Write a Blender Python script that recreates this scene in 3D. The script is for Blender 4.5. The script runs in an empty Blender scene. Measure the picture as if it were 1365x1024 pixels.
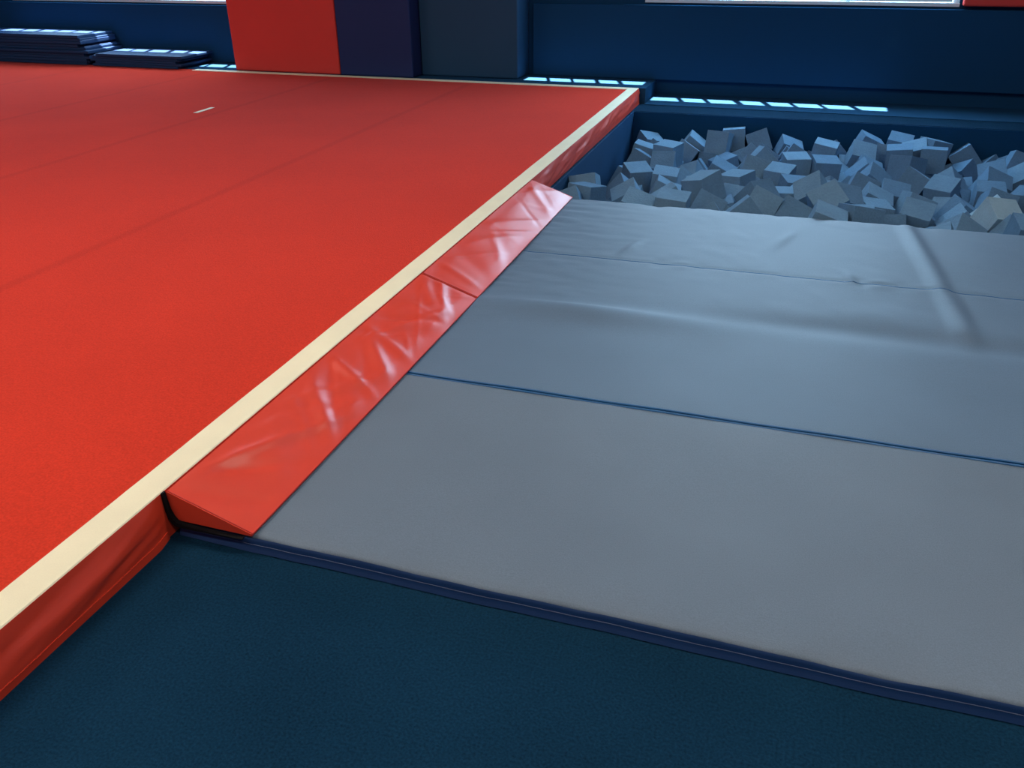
import bpy, bmesh, math, random
import numpy as np
from mathutils import Vector, Matrix, noise, Euler
random.seed(7)
C = bpy.context; S = C.scene; COL = S.collection
try:
    S.view_settings.view_transform = 'Standard'
    S.view_settings.look = 'None'
except Exception: pass

# ---------------------------------------------------------------- materials
def lin(c):
    return tuple(((v/255)/12.92 if v/255 <= .04045 else ((v/255+.055)/1.055)**2.4) for v in c)
def mat(name, rgb, rough=.6, spec=.5, nscale=200, bump=.2, bdist=.002, var=.12, vscale=3., sheen=0, sheen_tint=None, coat=0, rgb2=None, bands=None, metal=0, fine=1.0):
    m = bpy.data.materials.new(name); m.use_nodes = True
    nt = m.node_tree; N = nt.nodes; L = nt.links
    b = N['Principled BSDF']; c = lin(rgb)
    tc = N.new('ShaderNodeTexCoord')
    n1 = N.new('ShaderNodeTexNoise'); n1.inputs['Scale'].default_value = vscale; n1.inputs['Detail'].default_value = 4
    n2 = N.new('ShaderNodeTexNoise'); n2.inputs['Scale'].default_value = nscale; n2.inputs['Detail'].default_value = 3
    L.new(tc.outputs['Object'], n1.inputs['Vector']); L.new(tc.outputs['Object'], n2.inputs['Vector'])
    ad = N.new('ShaderNodeMath'); ad.operation = 'MULTIPLY_ADD'; ad.inputs[1].default_value = fine
    L.new(n2.outputs['Fac'], ad.inputs[0]); L.new(n1.outputs['Fac'], ad.inputs[2])
    mr = N.new('ShaderNodeMapRange'); mid = .5+.5*fine; sp = .2+.2*fine
    mr.inputs['From Min'].default_value = mid-sp; mr.inputs['From Max'].default_value = mid+sp
    L.new(ad.outputs[0], mr.inputs['Value'])
    mx = N.new('ShaderNodeMix'); mx.data_type = 'RGBA'
    c2 = lin(rgb2) if rgb2 else tuple(min(1, v*(1+var)) for v in c)
    c1 = tuple(v*(1-var) for v in c)
    mx.inputs['A'].default_value = (*c1, 1); mx.inputs['B'].default_value = (*c2, 1)
    L.new(mr.outputs['Result'], mx.inputs['Factor'])
    out = mx.outputs['Result']
    if bands:      # list of (axis, centre, halfwidth, darkening)
        sx = N.new('ShaderNodeSeparateXYZ'); L.new(tc.outputs['Object'], sx.inputs[0])
        for ax, cen, hw, dk in bands:
            s = N.new('ShaderNodeMath'); s.operation = 'SUBTRACT'; s.inputs[1].default_value = cen
            L.new(sx.outputs[ax], s.inputs[0])
            a = N.new('ShaderNodeMath'); a.operation = 'ABSOLUTE'; L.new(s.outputs[0], a.inputs[0])
            r = N.new('ShaderNodeMapRange'); r.inputs['From Min'].default_value = hw*.3; r.inputs['From Max'].default_value = hw
            r.inputs['To Min'].default_value = dk; r.inputs['To Max'].default_value = 1
            L.new(a.outputs[0], r.inputs['Value'])
            mu = N.new('ShaderNodeVectorMath'); mu.operation = 'SCALE'
            L.new(out, mu.inputs[0]); L.new(r.outputs['Result'], mu.inputs['Scale']); out = mu.outputs[0]
    L.new(out, b.inputs['Base Color'])
    b.inputs['Roughness'].default_value = rough
    b.inputs['Specular IOR Level'].default_value = spec
    b.inputs['Metallic'].default_value = metal
    if sheen:
        b.inputs['Sheen Weight'].default_value = sheen
        if sheen_tint: b.inputs['Sheen Tint'].default_value = (*lin(sheen_tint), 1)
        b.inputs['Sheen Roughness'].default_value = .5
    if coat: b.inputs['Coat Weight'].default_value = coat
    bp = N.new('ShaderNodeBump'); bp.inputs['Strength'].default_value = bump; bp.inputs['Distance'].default_value = bdist
    L.new(n2.outputs['Fac'], bp.inputs['Height']); L.new(bp.outputs['Normal'], b.inputs['Normal'])
    return m

M_red_carpet = mat('red_carpet_pile', (196, 54, 34), 1, .0, 170, .5, .003, .19, 1.2, fine=2.5, sheen=.22, sheen_tint=(255, 140, 150), bands=[('X', -3.2, .045, .88), ('X', -4.75, .045, .88), ('X', -6.3, .045, .88), ('X', -7.85, .045, .9)])
M_tape = mat('cream_webbing', (230, 222, 190), .75, .3, 300, .3, .001, .05, 8)
M_red_vinyl = mat('red_vinyl', (208, 62, 40), .40, .48, 420, .15, .0008, .06, 6)
M_red_hem = mat('red_vinyl_hem', (175, 38, 28), .45, .5, 420, .15, .0008, .08, 6)
M_carpet = mat('navy_floor_carpet', (15, 46, 68), 1, .05, 150, .9, .004, .42, 2., fine=2.5)
M_mat = mat('blue_grey_mat_vinyl', (94, 109, 124), .64, .38, 300, .4, .0008, .16, 2.5, fine=2.)
M_mat_tinted = mat('mat_vinyl_window_tint', (86, 107, 128), .62, .38, 300, .4, .0008, .16, 2.5, fine=2.)  # same vinyl as the near mat, bluer in place of cool window light
M_band = mat('indigo_mat_side', (16, 50, 94), .55, .4, 500, .2, .0008, .1, 6)
M_seam = mat('teal_seam_piping', (14, 84, 134), .45, .5, 500, .2, .0008, .1, 6)
M_stitch = mat('pale_stitch', (90, 104, 134), .7, .3, 500, .2, .0008, .1, 6)
M_black = mat('black_nylon', (8, 8, 12), .8, .2, 400, .2, .0008, .1, 6)
M_foam = mat('blue_grey_foam', (98, 132, 158), 1, .05, 90, .6, .004, .12, 9)
M_foam_d = mat('slate_foam', (87, 121, 149), 1, .05, 90, .6, .004, .12, 9)
M_foam_p = mat('pale_foam', (136, 166, 182), 1, .05, 90, .6, .004, .08, 9)
M_wall = mat('blue_wall_vinyl', (26, 64, 98), 1, .0, 120, .1, .001, .06, 1)
M_ledge = mat('ledge_vinyl', (36, 70, 98), 1, .0, 120, .1, .001, .06, 1)
M_wallup = mat('painted_wall', (120, 140, 165), .8, .3, 80, .2, .001, .06, 1)
M_ceil = mat('ceiling_paint', (150, 158, 168), .9, .3, 80, .2, .001, .06, 1)
M_pad_red = mat('red_wall_pad_vinyl', (210, 66, 60), .7, .2, 300, .1, .001, .05, 2)
M_pad_indigo = mat('indigo_wall_pad_vinyl', (34, 50, 96), .7, .2, 300, .1, .001, .05, 2)
M_pad_grey = mat('slate_wall_pad_vinyl', (36, 72, 102), .7, .2, 300, .1, .001, .05, 2)
M_pit = mat('pit_liner', (14, 60, 96), .9, .1, 100, .2, .001, .1, 3)
M_frame = mat('window_frame_paint', (200, 222, 228), .7, .2, 100, .1, .001, .05, 3)
M_folded = mat('navy_folded_mat', (20, 54, 92), .65, .3, 400, .1, .001, .08, 3)

# ---------------------------------------------------------------- helpers
def mk(name, V, F, m, parent=None, smooth=False, label=None, cat=None, kind=None):
    me = bpy.data.meshes.new(name); me.from_pydata([tuple(v) for v in V], [], F); me.materials.append(m)
    bm = bmesh.new(); bm.from_mesh(me); bmesh.ops.recalc_face_normals(bm, faces=bm.faces)
    if smooth:
        for f in bm.faces: f.smooth = True
    bm.to_mesh(me); bm.free()
    if smooth:
        try: me.set_sharp_from_angle(angle=math.radians(50))
        except Exception: pass
    o = bpy.data.objects.new(name, me); COL.objects.link(o)
    if parent: o.parent = parent
    if label: o['label'] = label
    if cat: o['category'] = cat
    if kind: o['kind'] = kind
    return o
def empty(name, loc, label, cat):
    e = bpy.data.objects.new(name, None); e.location = loc; e.empty_display_size = .1
    COL.objects.link(e); e['label'] = label; e['category'] = cat
    return e
def par(o, e):
    o.parent = e; o.matrix_parent_inverse = Matrix.Translation(-e.location)
BF = ((0,3,2,1),(4,5,6,7),(0,1,5,4),(1,2,6,5),(2,3,7,6),(3,0,4,7))
def boxes(name, bl, m, **k):
    V = []; F = []
    for bx in bl:
        x0, x1, y0, y1, z0, z1 = bx[:6]; sk = bx[6] if len(bx) > 6 else 0
        n = len(V)
        V += [(x0,y0,z0),(x1,y0,z0),(x1+sk,y1,z0),(x0+sk,y1,z0),(x0,y0,z1),(x1,y0,z1),(x1+sk,y1,z1),(x0+sk,y1,z1)]
        F += [[n+i for i in f] for f in BF]
    return mk(name, V, F, m, **k)
def coords(a, b, r, step):
    n = max(2, int((b-a-2*r)/step))
    e = [0, .08*r, .3*r, .6*r, r]
    c = [a+t for t in e] + [a+r+(b-a-2*r)*i/n for i in range(1, n)] + [b-t for t in reversed(e)]
    return c
def slab(name, x0, x1, y0, y1, zb, topf, m, r=.012, step=.03, stepx=None, **k):
    """closed padded slab, displaced top, rounded rim"""
    xs = coords(x0, x1, r, stepx or step); ys = coords(y0, y1, r, step)
    nx, ny = len(xs), len(ys); V = []
    for y in ys:
        for x in xs:
            d = min(x-x0, x1-x, y-y0, y1-y)
            z = topf(x, y)
            if d < r: z -= r*(1-math.sqrt(max(0, 1-(1-d/r)**2)))
            V.append((x, y, z))
    F = [[j*nx+i, j*nx+i+1, (j+1)*nx+i+1, (j+1)*nx+i] for j in range(ny-1) for i in range(nx-1)]
    loop = [i for i in range(nx)] + [j*nx+nx-1 for j in range(1, ny)] + [(ny-1)*nx+i for i in range(nx-2, -1, -1)] + [j*nx for j in range(ny-2, 0, -1)]
    b = len(V)
    for i in loop: V.append((V[i][0], V[i][1], zb))
    n = len(loop)
    for i in range(n): F.append([loop[i], b+i, b+(i+1) % n, loop[(i+1) % n]])
    F.append([b+i for i in range(n)])
    return mk(name, V, F, m, smooth=True, **k)
def fbm(x, y, z=0, o=3):
    return noise.fractal(Vector((x, y, z)), 1.0, 2.0, o)
def rod(name, pts, rad, m, n=8, **k):
    V = []; F = []
    for i, p in enumerate(pts):
        p = Vector(p); a = Vector(pts[max(0, i-1)]); b = Vector(pts[min(len(pts)-1, i+1)])
        t = (b-a).normalized(); u = t.cross(Vector((0, 0, 1)))
        if u.length < .1: u = t.cross(Vector((0, 1, 0)))
        u.normalize(); w = t.cross(u)
        for j in range(n):
            an = 2*math.pi*j/n; V.append(p+u*math.cos(an)*rad+w*math.sin(an)*rad)
    for i in range(len(pts)-1):
        for j in range(n): F.append([i*n+j, i*n+(j+1) % n, (i+1)*n+(j+1) % n, (i+1)*n+j])
    F.append(list(range(n))); F.append([(len(pts)-1)*n+j for j in range(n)])
    return mk(name, V, F, m, smooth=True, **k)

# ---------------------------------------------------------------- room shell
XW, XE, YS, YN, ZC = -11.5, 4.6, -3.6, 9.1, 4.2
PX0, PX1, PY0, PY1, PZ = -1.5, 2.1, 4.96, 8.12, -.95
boxes('floor', [(XW, PX0, YS, YN, -1.15, 0), (PX1, XE, YS, YN, -1.15, 0), (PX0, PX1, YS, PY0, -1.15, 0), (PX0, PX1, PY1, YN, -1.15, 0)], M_carpet, kind='structure')
boxes('trim_1', [(PX0, PX0+.012, PY0+.012, PY1-.012, PZ, -.004), (PX1-.012, PX1, PY0+.012, PY1-.012, PZ, -.004), (PX0, PX1, PY0, PY0+.012, PZ, -.004), (PX0, PX1, PY1-.012, PY1, PZ, -.004), (PX0, PX1, PY0, PY1, PZ-.18, PZ)], M_pit, kind='structure')
WZ1 = 2.7
W1 = (-1.62, 1.2, .86); W2 = (-9.6, -6.1, .78)
boxes('wall_north', [(XW, W2[0], YN, YN+.15, 0, WZ1), (W2[0], W2[1], YN, YN+.15, 0, W2[2]), (W2[1], W1[0], YN, YN+.15, 0, WZ1), (W1[0], W1[1], YN, YN+.15, 0, W1[2]), (W1[1], XE, YN, YN+.15, 0, WZ1), (XW, XE, YN, YN+.15, WZ1, ZC)], M_wall, kind='structure')
boxes('wall_west', [(XW-.15, XW, YS, YN+.15, 0, ZC)], M_wallup, kind='structure')
boxes('wall_east', [(XE, XE+.15, YS, YN+.15, 0, ZC)], M_wallup, kind='structure')
boxes('wall_south', [(XW, XE, YS-.15, YS, 0, ZC)], M_wallup, kind='structure')
SY0, SY1 = 8.68, 8.86
cb = [(XW, XE, YS, SY0, ZC, ZC+.05), (XW, XE, SY1, YN+.15, ZC, ZC+.05)]
sun_patch_slots = [(-9.5, -6.08), (-2.75, -1.53), (-1.44, .74)]  # unseen openings added to the ceiling to cast sun patches along the wall
prev = XW
rs = random.Random(11)
for a, b in sun_patch_slots:
    cb.append((prev, a, SY0, SY1, ZC, ZC+.05))
    n = round((b-a)/.27); w = (b-a)/n
    for i in range(1, n):
        hw = rs.uniform(.018, .036); c0 = a+i*w+rs.uniform(-.02, .02)
        cb.append((c0-hw+.03, c0+hw+.03, SY0, SY1, ZC, ZC+.05, -.06))  # added bar, skewed to split and slant the sun patches
    prev = b
cb.append((prev, XE, SY0, SY1, ZC, ZC+.05))
boxes('ceiling', cb, M_ceil, kind='structure')
for k, (a, b, wz) in enumerate((W1, W2)):
    fr = [(a, b, YN-.02, YN+.1, wz, wz+.03), (a, b, YN+.02, YN+.1, WZ1-.05, WZ1), (a, a+.05, YN+.02, YN+.1, wz+.03, WZ1-.05), (b-.05, b, YN+.02, YN+.1, wz+.03, WZ1-.05)]
    n = round((b-a)/.95)
    for i in range(1, n):
        x = a+(b-a)*i/n; fr.append((x-.02, x+.02, YN+.03, YN+.09, wz+.03, WZ1-.05))
    boxes('window_%d' % (k+1), fr, M_frame, kind='structure')
boxes('trim_2', [(XW, -1.46, 8.49, YN, 0, .146)], M_ledge, kind='structure')
boxes('trim_3', [(-1.455, XE, 8.45, YN, 0, .006)], M_ledge, kind='structure')

# ---------------------------------------------------------------- wall pads
def pad(name, x0, x1, y0, y1, z0, z1, m, label, r=.02):
    o = boxes(name, [(x0, x1, y0, y1, z0, z1)], m, label=label, cat='wall pad')
    bm = bmesh.new(); bm.from_mesh(o.data)
    bmesh.ops.bevel(bm, geom=bm.edges[:], offset=r, segments=4, profile=.6, affect='EDGES')
    for f in bm.faces: f.smooth = True
    bm.to_mesh(o.data); bm.free()
    try: o.data.set_sharp_from_angle(angle=math.radians(60))
    except Exception: pass
    return o
pad('wall_pad', -6.06, -4.755, 8.50, 9.09, .147, 1.95, M_pad_red, 'tall red vinyl wall pad beside the indigo pad')
pad('wall_pad', -4.745, -3.90, 8.49, 9.09, .147, 1.95, M_pad_indigo, 'tall indigo vinyl wall pad between red and slate pads')
pad('wall_pad', -3.89, -2.82, 8.70, 9.09, .147, 1.95, M_pad_grey, 'tall slate blue vinyl wall pad next to indigo pad')
pad('wall_pad', 1.22, 2.5, 9.0, 9.09, .87, 1.95, M_pad_red, 'red vinyl wall pad mounted high beside the window')
pad('wall_pad', -2.76, 4.5, 9.03, 9.09, .148, .84, M_wall, 'long low blue vinyl wall pad beneath the window', r=.008)
pad('wall_pad', -9.9, -6.1, 9.03, 9.09, .148, .765, M_wall, 'long low blue vinyl wall pad behind folded mats', r=.008)

# ---------------------------------------------------------------- spring floor
HX, HZ = -1.524, .147
sf = empty('spring_floor', (-5, 3, 0), 'red carpeted gymnastics spring floor with cream edge tape', 'gymnastics floor')
o = boxes('platform', [(-10.8, HX-.004, -2.4, 8.465, 0, .125)], M_black); par(o, sf)
o = slab('carpet', -10.8, HX, -2.4, 8.47, .125, lambda x, y: .145+.0012*fbm(x*.8, y*.8), M_red_carpet, r=.01, step=.12); par(o, sf)
def tape(x0f, x1f, y0, y1, n):
    V = []; F = []
    for i in range(n+1):
        y = y0+(y1-y0)*i/n; a = x0f(y); b = x1f(y)
        V += [(a, y, .1455), (a+.001, y, .1495), (b-.003, y, .1495), (b, y, .146), (b, y, .1445), (a, y, .1445)]
    for i in range(n):
        for j in range(6): F.append([i*6+j, i*6+(j+1) % 6, (i+1)*6+(j+1) % 6, (i+1)*6+j])
    F.append(list(range(6))); F.append([n*6+j for j in range(6)])
    return V, F
V, F = tape(lambda y: -1.619+.003*fbm(y*2, 3), lambda y: HX+.002, -2.4, 8.47, 140); o = mk('border_tape', V, F, M_tape); par(o, sf)
o = boxes('border_tape', [(-6.55, -1.62, 8.375, 8.47, .1445, .1495)], M_tape); par(o, sf)
def skirt_x(y, t):      # t 0 top .. 1 bottom
    w = 1.0
    if y < 3: w = min(1, max(0, (1.502-y)/.07))
    elif y < 4.98: w = 0
    w = w*w*(3-2*w)
    fold = fbm(y*2.2+t*1.3, t*1.0+y*.4, 1.3, 2)
    bulge = .006*math.sin(math.pi*t)+.014*fold*math.sin(math.pi*min(1, t*1.0))
    fine = .007*fbm(y*6+t*4, t*3.5, 2, 2)*math.sin(math.pi*t)
    return HX+.003+w*(max(0, bulge+fine)+.012*t)
ny, nz = 900, 16; V = []; F = []
for i in range(ny+1):
    y = -2.4+(8.47+2.4)*i/ny
    for j in range(nz+1):
        t = j/nz; V.append((skirt_x(y, t), y, .1475-.145*t))
for i in range(ny):
    for j in range(nz): F.append([i*(nz+1)+j, i*(nz+1)+j+1, (i+1)*(nz+1)+j+1, (i+1)*(nz+1)+j])
o = mk('skirt', V, F, M_red_vinyl, smooth=True); par(o, sf)
V = []; F = []
n = 160
for i in range(n+1):
    y = -2.4+(1.49+2.4)*i/n
    V += [(skirt_x(y, .84)+.0025, y, .026), (skirt_x(y, .97)+.003, y, .007), (skirt_x(y, 1)+.003, y, .001), (skirt_x(y, 1)-.002, y, .001), (skirt_x(y, .84)-.002, y, .026)]
for i in range(n):
    for j in range(5): F.append([i*5+j, i*5+(j+1) % 5, (i+1)*5+(j+1) % 5, (i+1)*5+j])
F.append([0, 1, 2, 3, 4]); F.append([n*5+j for j in range(5)])
o = mk('hem', V, F, M_red_vinyl, smooth=True, label='red folded hem'); par(o, sf)

o = boxes('tape_strip', [(-.02, .02, -.13, .13, 0, .002)], M_tape, label='short strip of cream tape on the red carpet', cat='tape')
o.location = (-4.92, 6.36, .1475); o.rotation_euler = (0, 0, .05)

# ---------------------------------------------------------------- folding mat
MX0, MX1 = -1.50, 3.3
Y0, Y1, Y2, Y3, Y4 = 1.522, 2.53, 3.31, 3.97, 4.955
fm = empty('folding_mat', (.5, 2.0, 0), 'blue-grey vinyl folding mat with dark blue side edge', 'gym mat')
def top1(x, y):
    z = .050+.0020*fbm(x*.9, y*1.1, 1)
    d = y-Y0
    z -= .005*math.exp(-d/.05)*(1+fbm(x*2.5, 0, 2))
    z += .010*fbm(x*9, y*3, 8, 2)*math.exp(-d/.09)*(.25+.75*math.exp(-((x-.45)/.28)**2))
    z += .0010*math.exp(-((x+.42+.06*(y-1.5))/.02)**2)
    return z
def wob(x): return .012*fbm(x*1.1, 17)+.003*fbm(x*3, 11)+.012*max(0, x-.1)
o = slab('panel', MX0, MX1, Y0, Y1-.005, .004, top1, M_mat, r=.012, step=.025, stepx=.025); par(o, fm)
for v in o.data.vertices:
    v.co.y += wob(v.co.x)*math.exp(-(v.co.y-Y0)/.1)
o = rod('seam_piping', [(MX0+.02+i*(MX1-MX0-.04)/80, Y1-.009, .0487+.0012*math.sin(i*.7)) for i in range(81)], .0046, M_seam); par(o, fm)
n = 240; V = []; F = []
for i in range(n+1):
    x = MX0+(MX1-MX0)*i/n; w = wob(x)+.002*fbm(x*5, 12); w2 = .003*fbm(x*5, 4)
    V += [(x, Y0-.001+w, .042+w2), (x, Y0-.006+w, .035), (x, Y0-.005+w, .024), (x, Y0-.011+w, .012), (x, Y0-.015+w, .003), (x, Y0+.004+w, .003)]
for i in range(n):
    for j in range(6): F.append([i*6+j, i*6+(j+1) % 6, (i+1)*6+(j+1) % 6, (i+1)*6+j])
F.append(list(range(6))); F.append([n*6+j for j in range(6)])
o = mk('side_band', V, F, M_band, smooth=True, label='dark blue vinyl side band'); par(o, fm)
o = rod('stitching', [(x_, Y0-.0065+wob(x_)+.002*fbm(x_*5, 12), .0235) for x_ in [MX0+(MX1-MX0)*i/n for i in range(n+1)]], .0010, M_stitch, n=6); par(o, fm)

# ---------------------------------------------------------------- landing mat next to pit
lm = empty('landing_mat', (.5, 3.75, 0), 'wrinkled blue-grey vinyl landing mat at the foam pit edge', 'gym mat')
def sg(t): return .5+.5*math.tanh(t)
def top2(x, y):
    a = min(1, max(0, (y-Y2)/.3))
    z = .050+.0035*fbm(x*.7, y*.9, 21, 2)*a+.0020*fbm(x*.9, y*1.1, 1)*(1-a)
    yc = Y2-.02+.03*math.sin(x*1.3+.8)
    amp = .025*math.exp(-((x+.80)/.42)**2)
    sig = .11 if y < yc else .06
    z += amp*math.exp(-((y-yc)/sig)**2)
    z -= .016*sg(2.5*(x+.1))*math.exp(-((y-yc-.09)/.09)**2)
    z += .005*math.exp(-(x-MX0)/.35)*fbm(x*9+y*5, y*12-x*6, 3)*math.exp(-((y-Y2)/.35)**2)
    z -= .0035*math.exp(-((y-Y3)/.010)**2)
    z += .007*math.exp(-((abs(y-Y3)-.03)/.03)**2)*fbm(x*10, 1, 2, 2)
    if y > Y2: z += .005*a*max(0, fbm(x*3.2+y*1.0, y*2.4, 31))
    c = .76-.09*(y-3.45)
    if 3.35 < y < 4.95:
        e = min(1, (y-3.35)/.15, (4.95-y)/.03)
        z += .018*e*math.exp(-(abs(x-c)/.042)**2.5)
        z += .0065*e*math.exp(-(x-MX0-.2)/.3)*fbm(x*5, y*16, 41)
    z += .014*math.exp(-((x+.75-.25*(y-4.1))/.022)**2-((y-4.15)/.11)**2)
    z += .012*math.exp(-((x-.3+.25*(y-4.1))/.02)**2-((y-4.0)/.09)**2)
    z += .010*math.exp(-((x-.0-.3*(y-4.5))/.03)**2-((y-4.5)/.16)**2)
    z -= .010*math.exp(-((y-Y4)/.06)**2)*max(0, fbm(x*6, 2, 8))
    return z
o = slab('cover', MX0, MX1, Y1+.005, Y4, .004, top2, M_mat_tinted, r=.009, step=.018, stepx=.018); par(o, lm)
o = rod('seam_piping', [(MX0+.02+i*(MX1-MX0-.04)/80, Y1+.009, .0487+.0012*math.sin(i*.7)) for i in range(81)], .0046, M_seam); par(o, lm)
o = rod('stitching', [(MX0+.03+(MX1-MX0-.06)*i/260, Y3, top2(MX0+.03+(MX1-MX0-.06)*i/260, Y3)+.0008) for i in range(261)], .0022, M_seam, n=6); par(o, lm)

# ---------------------------------------------------------------- wedges
def wedge(y0, y1, seed, label, wr, amp):
    e = empty('wedge_mat', (-1.39, (y0+y1)/2, .05), label, 'wedge mat')
    xa, xb = -1.513, -1.256
    ZB = .0545
    rnd = random.Random(seed)
    folds = [(y0+.06+(y1-y0-.12)*(k+rnd.uniform(.1, .9))/wr, rnd.uniform(-2.2, 2.8), rnd.uniform(.024, .07), rnd.uniform(.4, 1)*rnd.choice((1, 1, -1)), rnd.uniform(.2, .8), rnd.uniform(.4, .9)) for k in range(wr)]
    folds += [(rnd.uniform(y0+.05, y1-.05), rnd.uniform(-3, 3), rnd.uniform(.014, .022), rnd.uniform(.15, .35), rnd.uniform(.2, .9), rnd.uniform(.3, .7)) for k in range(wr//3)]
    nu, nv = 30, int((y1-y0)/.008); V = []; F = []
    def zt(s, y):
        z = .1475-(.1475-.061)*s
        ed = max(0, min(1, s*5, (1-s)*5, (y-y0)/.03, (y1-y)/.03))
        f = 0
        for yc, an, w, h, sc, sl in folds:
            d = (y-yc-an*.26*(s-.5))/w
            if abs(d) < 3: f += h*math.exp(-d*d)*math.exp(-((s-sc)/sl)**2)
        z += ed*(.004*math.sin(math.pi*s)+amp*f+.006*fbm(y*2.2+s*.6, s*.9-y*.5, seed, 2))
        return z
    for i in range(nv+1):
        y = y0+(y1-y0)*i/nv
        for j in range(nu+1):
            s = j/nu; V.append((xa+(xb-xa)*s, y, zt(s, y)))
    W = nu+1
    for i in range(nv):
        for j in range(nu): F.append([i*W+j, i*W+j+1, (i+1)*W+j+1, (i+1)*W+j])
    b = len(V)
    for i in range(nv+1):
        y = y0+(y1-y0)*i/nv
        V += [(xa, y, ZB), (xb, y, ZB)]
    for i in range(nv):
        F.append([i*W, (i+1)*W, b+(i+1)*2, b+i*2])
        F.append([i*W+nu, b+i*2+1, b+(i+1)*2+1, (i+1)*W+nu])
        F.append([b+i*2, b+(i+1)*2, b+(i+1)*2+1, b+i*2+1])
    F.append([b]+[j for j in range(nu+1)]+[b+1])
    F.append([b+nv*2]+[nv*W+j for j in range(nu+1)]+[b+nv*2+1])
    o = mk('cover', V, F, M_red_vinyl, smooth=True); par(o, e)
    for yy in (y0+.004, y1-.004):
        o = rod('edge_piping', [(xa+(xb-xa)*s/20, yy, zt(s/20, y0)+.0005) for s in range(21)], .002, M_red_hem, n=6); par(o, e)
    o = rod('edge_piping', [(xb, y0+(y1-y0)*i/60, .059) for i in range(61)], .0025, M_red_hem, n=6); par(o, e)
    return e
w1 = wedge(1.512, 3.262, 3, 'red vinyl wedge mat with creases beside cream tape', 22, .0105)
w2 = wedge(3.270, 4.945, 9, 'smoother red vinyl wedge mat beside the foam pit', 11, .0050)
for w in (w1, w2): w['group'] = 'red wedge mats along the spring floor'
P = [(-1.5175, .149, .006), (-1.5165, .120, .008), (-1.514, .090, .011), (-1.508, .066, .016), (-1.495, .050, .016), (-1.46, .046, .011), (-1.40, .046, .007), (-1.33, .047, .004), (-1.28, .048, .003)]
V = []; F = []
for i, (x, z, w) in enumerate(P):
    a = Vector(P[max(0, i-1)][:2]); b_ = Vector(P[min(len(P)-1, i+1)][:2]); t = (b_-a).normalized(); nx_, nz_ = -t.y, t.x
    V += [(x-nx_*w*.5, 1.498, z-nz_*w*.5), (x+nx_*w*.5, 1.498, z+nz_*w*.5), (x+nx_*w*.5, 1.511, z+nz_*w*.5), (x-nx_*w*.5, 1.511, z-nz_*w*.5)]
for i in range(len(P)-1):
    for j in range(4): F.append([i*4+j, i*4+(j+1) % 4, (i+1)*4+(j+1) % 4, (i+1)*4+j])
F.append([0, 1, 2, 3]); F.append([(len(P)-1)*4+j for j in range(4)])
o = mk('backing_flap', V, F, M_black, smooth=True, label='black backing flap'); par(o, w1)

# ---------------------------------------------------------------- folded mats (stacks)
def folded(x0, x1, y0, y1, z0, n, th, seed, label, grp):
    rnd = random.Random(seed)
    e = empty('folded_mat', ((x0+x1)/2, (y0+y1)/2, z0), label, 'folded gym mat')
    e['group'] = grp
    z = z0
    for i in range(n):
        dx = rnd.uniform(-.06, .06); dy = rnd.uniform(-.02, .01)
        t = th*rnd.uniform(.85, 1.05)
        zz = z
        o = slab('panel', x0+dx, x1+dx, y0+dy, y1+dy, zz+.001, lambda x, y, zz=zz, t=t: zz+t-.001+.0015*fbm(x*3, y*3, seed+zz), M_folded, r=.006, step=.12)
        par(o, e)
        if i < n-1:
            xx = (x1 if i % 2 == 0 else x0)
            o = rod('hinge', [(xx+dx*.5, y0+.02+(y1-y0-.04)*k/6, zz+t) for k in range(7)], .010, M_band, n=8); par(o, e)
        z += t
    return z
z = folded(-9.75, -7.98, 8.40, 8.98, .150, 5, .034, 1, 'navy folded mat at the bottom of a tall stack', 'folded mats against the wall')
z = folded(-9.75, -8.06, 8.41, 8.98, z+.001, 5, .034, 2, 'navy folded mat on top of a tall stack', 'folded mats against the wall')
z = folded(-7.90, -6.72, 8.40, 8.98, .150, 5, .029, 3, 'navy folded mat in a low stack by the red pad', 'folded mats against the wall')

# ---------------------------------------------------------------- foam cubes (settled with rigid bodies)
SZ = .188
me = bpy.data.meshes.new('foam_cube'); bm = bmesh.new()
bmesh.ops.create_cube(bm, size=SZ)
bmesh.ops.bevel(bm, geom=bm.edges[:], offset=.0025, segments=2, profile=.6, affect='EDGES')
bm.to_mesh(me); bm.free(); me.materials.append(M_foam)
me_d = me.copy(); me_d.materials.clear(); me_d.materials.append(M_foam_d)
me_p = me.copy(); me_p.materials.clear(); me_p.materials.append(M_foam_p)
V = []; F = []
rr = random.Random(5)
for j in range(15):
    for i in range(16):
        x = PX0+.18+(PX1-PX0-.36)*i/15; y = PY0+.18+(PY1-PY0-.36)*j/14
        zc = -.66+.04*min(1, max(0, (y-5.3)/2.2))+.04*math.tanh((x+1.1)*3)+rr.uniform(-.05, .06)
        q = Euler([rr.uniform(0, 6.28) for _ in range(3)]).to_matrix()
        n = len(V)
        for c in ((-1,-1,-1),(1,-1,-1),(1,1,-1),(-1,1,-1),(-1,-1,1),(1,-1,1),(1,1,1),(-1,1,1)):
            V.append(Vector((x, y, zc))+q @ (Vector(c)*SZ*.5))
        F += [[n+k for k in f] for f in BF]
bed = mk('buried_foam_cubes', V, F, M_foam_d, label='mass of slate foam cubes buried low in the pit', cat='foam cubes', kind='stuff')
cubes = []
nxg, nyg = 12, 11
lay = 0; cnt = 0
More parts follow.
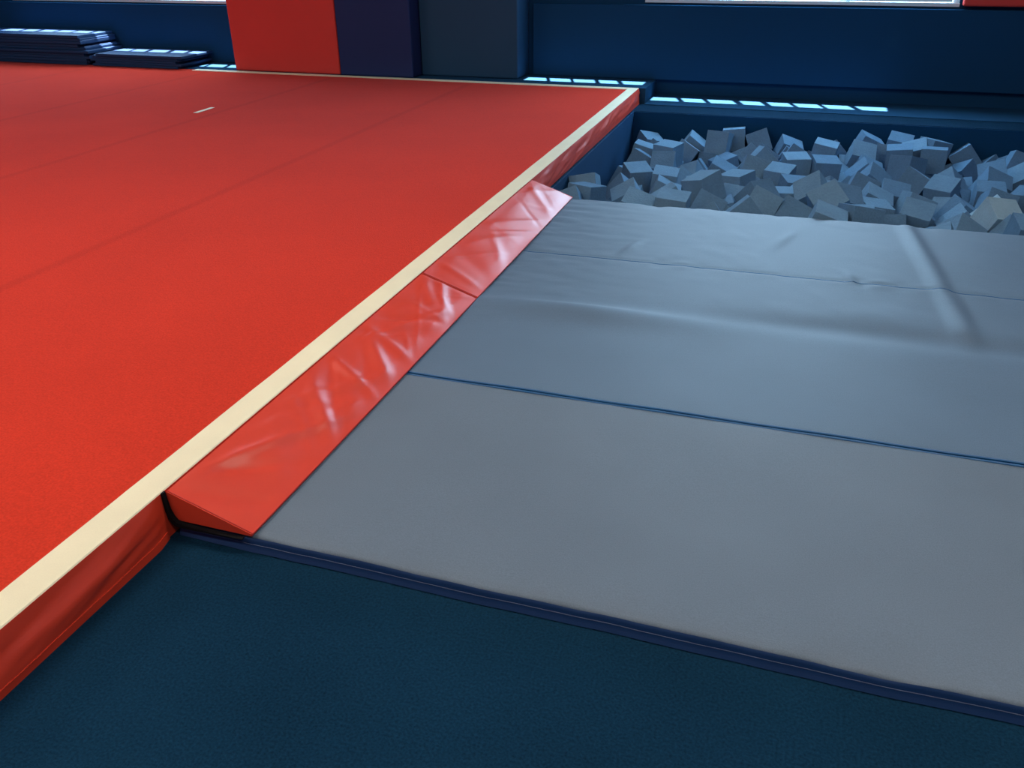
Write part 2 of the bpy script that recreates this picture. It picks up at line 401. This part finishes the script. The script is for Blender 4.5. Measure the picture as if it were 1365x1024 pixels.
while cnt < 299:
    for j in range(nyg):
        for i in range(nxg):
            if cnt >= 299: break
            x = PX0+.19+(PX1-PX0-.38)*(i+(.25 if lay % 2 else 0))/(nxg-.75)+random.uniform(-.015, .015)
            y = PY0+.19+(PY1-PY0-.38)*j/(nyg-1)+random.uniform(-.015, .015)
            o = bpy.data.objects.new('foam_cube', me if random.random() < .55 else me_d); COL.objects.link(o)
            s = random.uniform(.99, 1.03); o.scale = (s, s, s)
            o.location = (x, y, -.10+lay*.38+random.uniform(0, .03))
            o.rotation_mode = 'QUATERNION'
            o.rotation_quaternion = Euler([random.uniform(0, 6.28) for _ in range(3)]).to_quaternion()
            cubes.append(o); cnt += 1
    lay += 1
tmp = []
for bx in [(PX0-.5, PX1+.5, PY0-.5, PY1+.5, PZ-.5, PZ), (PX0-.6, PX0+.016, PY0-.6, PY1+.6, PZ, 3), (PX1-.016, PX1+.6, PY0-.6, PY1+.6, PZ, 3), (PX0, PX1, PY0-.6, PY0+.016, PZ, 3), (PX0, PX1, PY1-.016, PY1+.6, PZ, 3)]:
    x0, x1, y0, y1, z0, z1 = bx
    o = boxes('tmp', [(-(x1-x0)/2, (x1-x0)/2, -(y1-y0)/2, (y1-y0)/2, -(z1-z0)/2, (z1-z0)/2)], M_pit)
    o.location = ((x0+x1)/2, (y0+y1)/2, (z0+z1)/2); tmp.append(o)
bpy.ops.rigidbody.world_add()
def add(objs, ty):
    for o in C.view_layer.objects: o.select_set(False)
    for o in objs: o.select_set(True)
    C.view_layer.objects.active = objs[0]
    bpy.ops.rigidbody.objects_add(type=ty)
add(tmp+[bed], 'PASSIVE'); add(cubes, 'ACTIVE')
for o in tmp+cubes+[bed]:
    rb = o.rigid_body; rb.collision_shape = 'BOX'; rb.friction = .8; rb.restitution = 0
    rb.use_margin = True; rb.collision_margin = .001
bed.rigid_body.collision_shape = 'MESH'; bed.rigid_body.collision_margin = .004
for o in cubes:
    o.rigid_body.mass = .5; o.rigid_body.angular_damping = .7; o.rigid_body.linear_damping = .2
rw = S.rigidbody_world; rw.substeps_per_frame = 16; rw.solver_iterations = 40
rw.point_cache.frame_start = 1; rw.point_cache.frame_end = 90
for f in range(1, 81): S.frame_set(f)
dg = C.evaluated_depsgraph_get()
mw = [o.evaluated_get(dg).matrix_world.copy() for o in cubes]
for o in C.view_layer.objects: o.select_set(False)
for o in cubes+tmp+[bed]: o.select_set(True)
bpy.ops.rigidbody.objects_remove()
bpy.ops.rigidbody.world_remove()
S.frame_set(1)
for o, m_ in zip(cubes, mw): o.matrix_world = m_
for o in tmp: bpy.data.objects.remove(o, do_unlink=True)
for tx, ty in ((-.72, 5.45), (1.28, 5.5), (1.42, 5.9)):
    best = max((o for o in cubes if o.data is not me_p), key=lambda o: o.matrix_world.translation.z*3.0-3*math.hypot(o.matrix_world.translation.x-tx, o.matrix_world.translation.y-ty))
    best.data = me_p
for o in cubes:
    o['category'] = 'foam cube'; o['group'] = 'foam cubes in the pit'
    o['label'] = 'pale foam cube lying among blue ones in the pit' if o.data is me_p else ('slate blue foam cube lying in the foam pit' if o.data is me_d else 'light blue-grey foam cube lying in the foam pit')

# ---------------------------------------------------------------- lights
def area(name, loc, rot, sx, sy, power, col):
    l = bpy.data.lights.new(name, 'AREA'); l.shape = 'RECTANGLE'; l.size = sx; l.size_y = sy
    l.energy = power; l.color = col
    o = bpy.data.objects.new(name, l); o.location = loc; o.rotation_euler = rot; COL.objects.link(o)
    return o
for a, b, wz in (W1, W2):
    area('window_daylight', ((a+b)/2, YN+.2, (wz+WZ1)/2), (-math.pi/2, 0, 0), b-a, WZ1-wz, 265 if b > 0 else 205, (.46, .74, 1))
for x in (-7.5, -3.2, 1.2):
    for y in (-.8, 2.6):
        area('ceiling_lamp', (x, y, ZC-.08), (0, 0, 0), 2.0, .5, 75, (1, .90, .78))
sl = bpy.data.lights.new('sun', 'SUN'); sl.energy = 75; sl.angle = .006; sl.color = (1, .84, .78)
so = bpy.data.objects.new('sun', sl); so.rotation_euler = (0, 0, 0); so.location = (0, 0, 12); COL.objects.link(so)
w = bpy.data.worlds.new('world'); S.world = w; w.use_nodes = True
bg = w.node_tree.nodes['Background']; bg.inputs['Color'].default_value = (.5, .7, 1, 1); bg.inputs['Strength'].default_value = .3

# ---------------------------------------------------------------- camera
pitch, yaw, roll = .4925, .3235, -.01
cp, sp = math.cos(pitch), math.sin(pitch)
hd = Vector((-math.sin(yaw), math.cos(yaw), 0)); R = Vector((math.cos(yaw), math.sin(yaw), 0)); Z = Vector((0, 0, 1))
Fv = hd*cp-Z*sp; U = hd*sp+Z*cp
R2 = R*math.cos(roll)+U*math.sin(roll); U2 = -R*math.sin(roll)+U*math.cos(roll)
cam = bpy.data.cameras.new('camera'); cam.sensor_width = 36; cam.lens = 36*1128.1/1365; cam.clip_start = .05
co = bpy.data.objects.new('camera', cam); COL.objects.link(co)
mm = Matrix((R2, U2, -Fv)).transposed().to_4x4(); mm.translation = Vector((0, 0, 1.5))
co.matrix_world = mm
S.camera = co
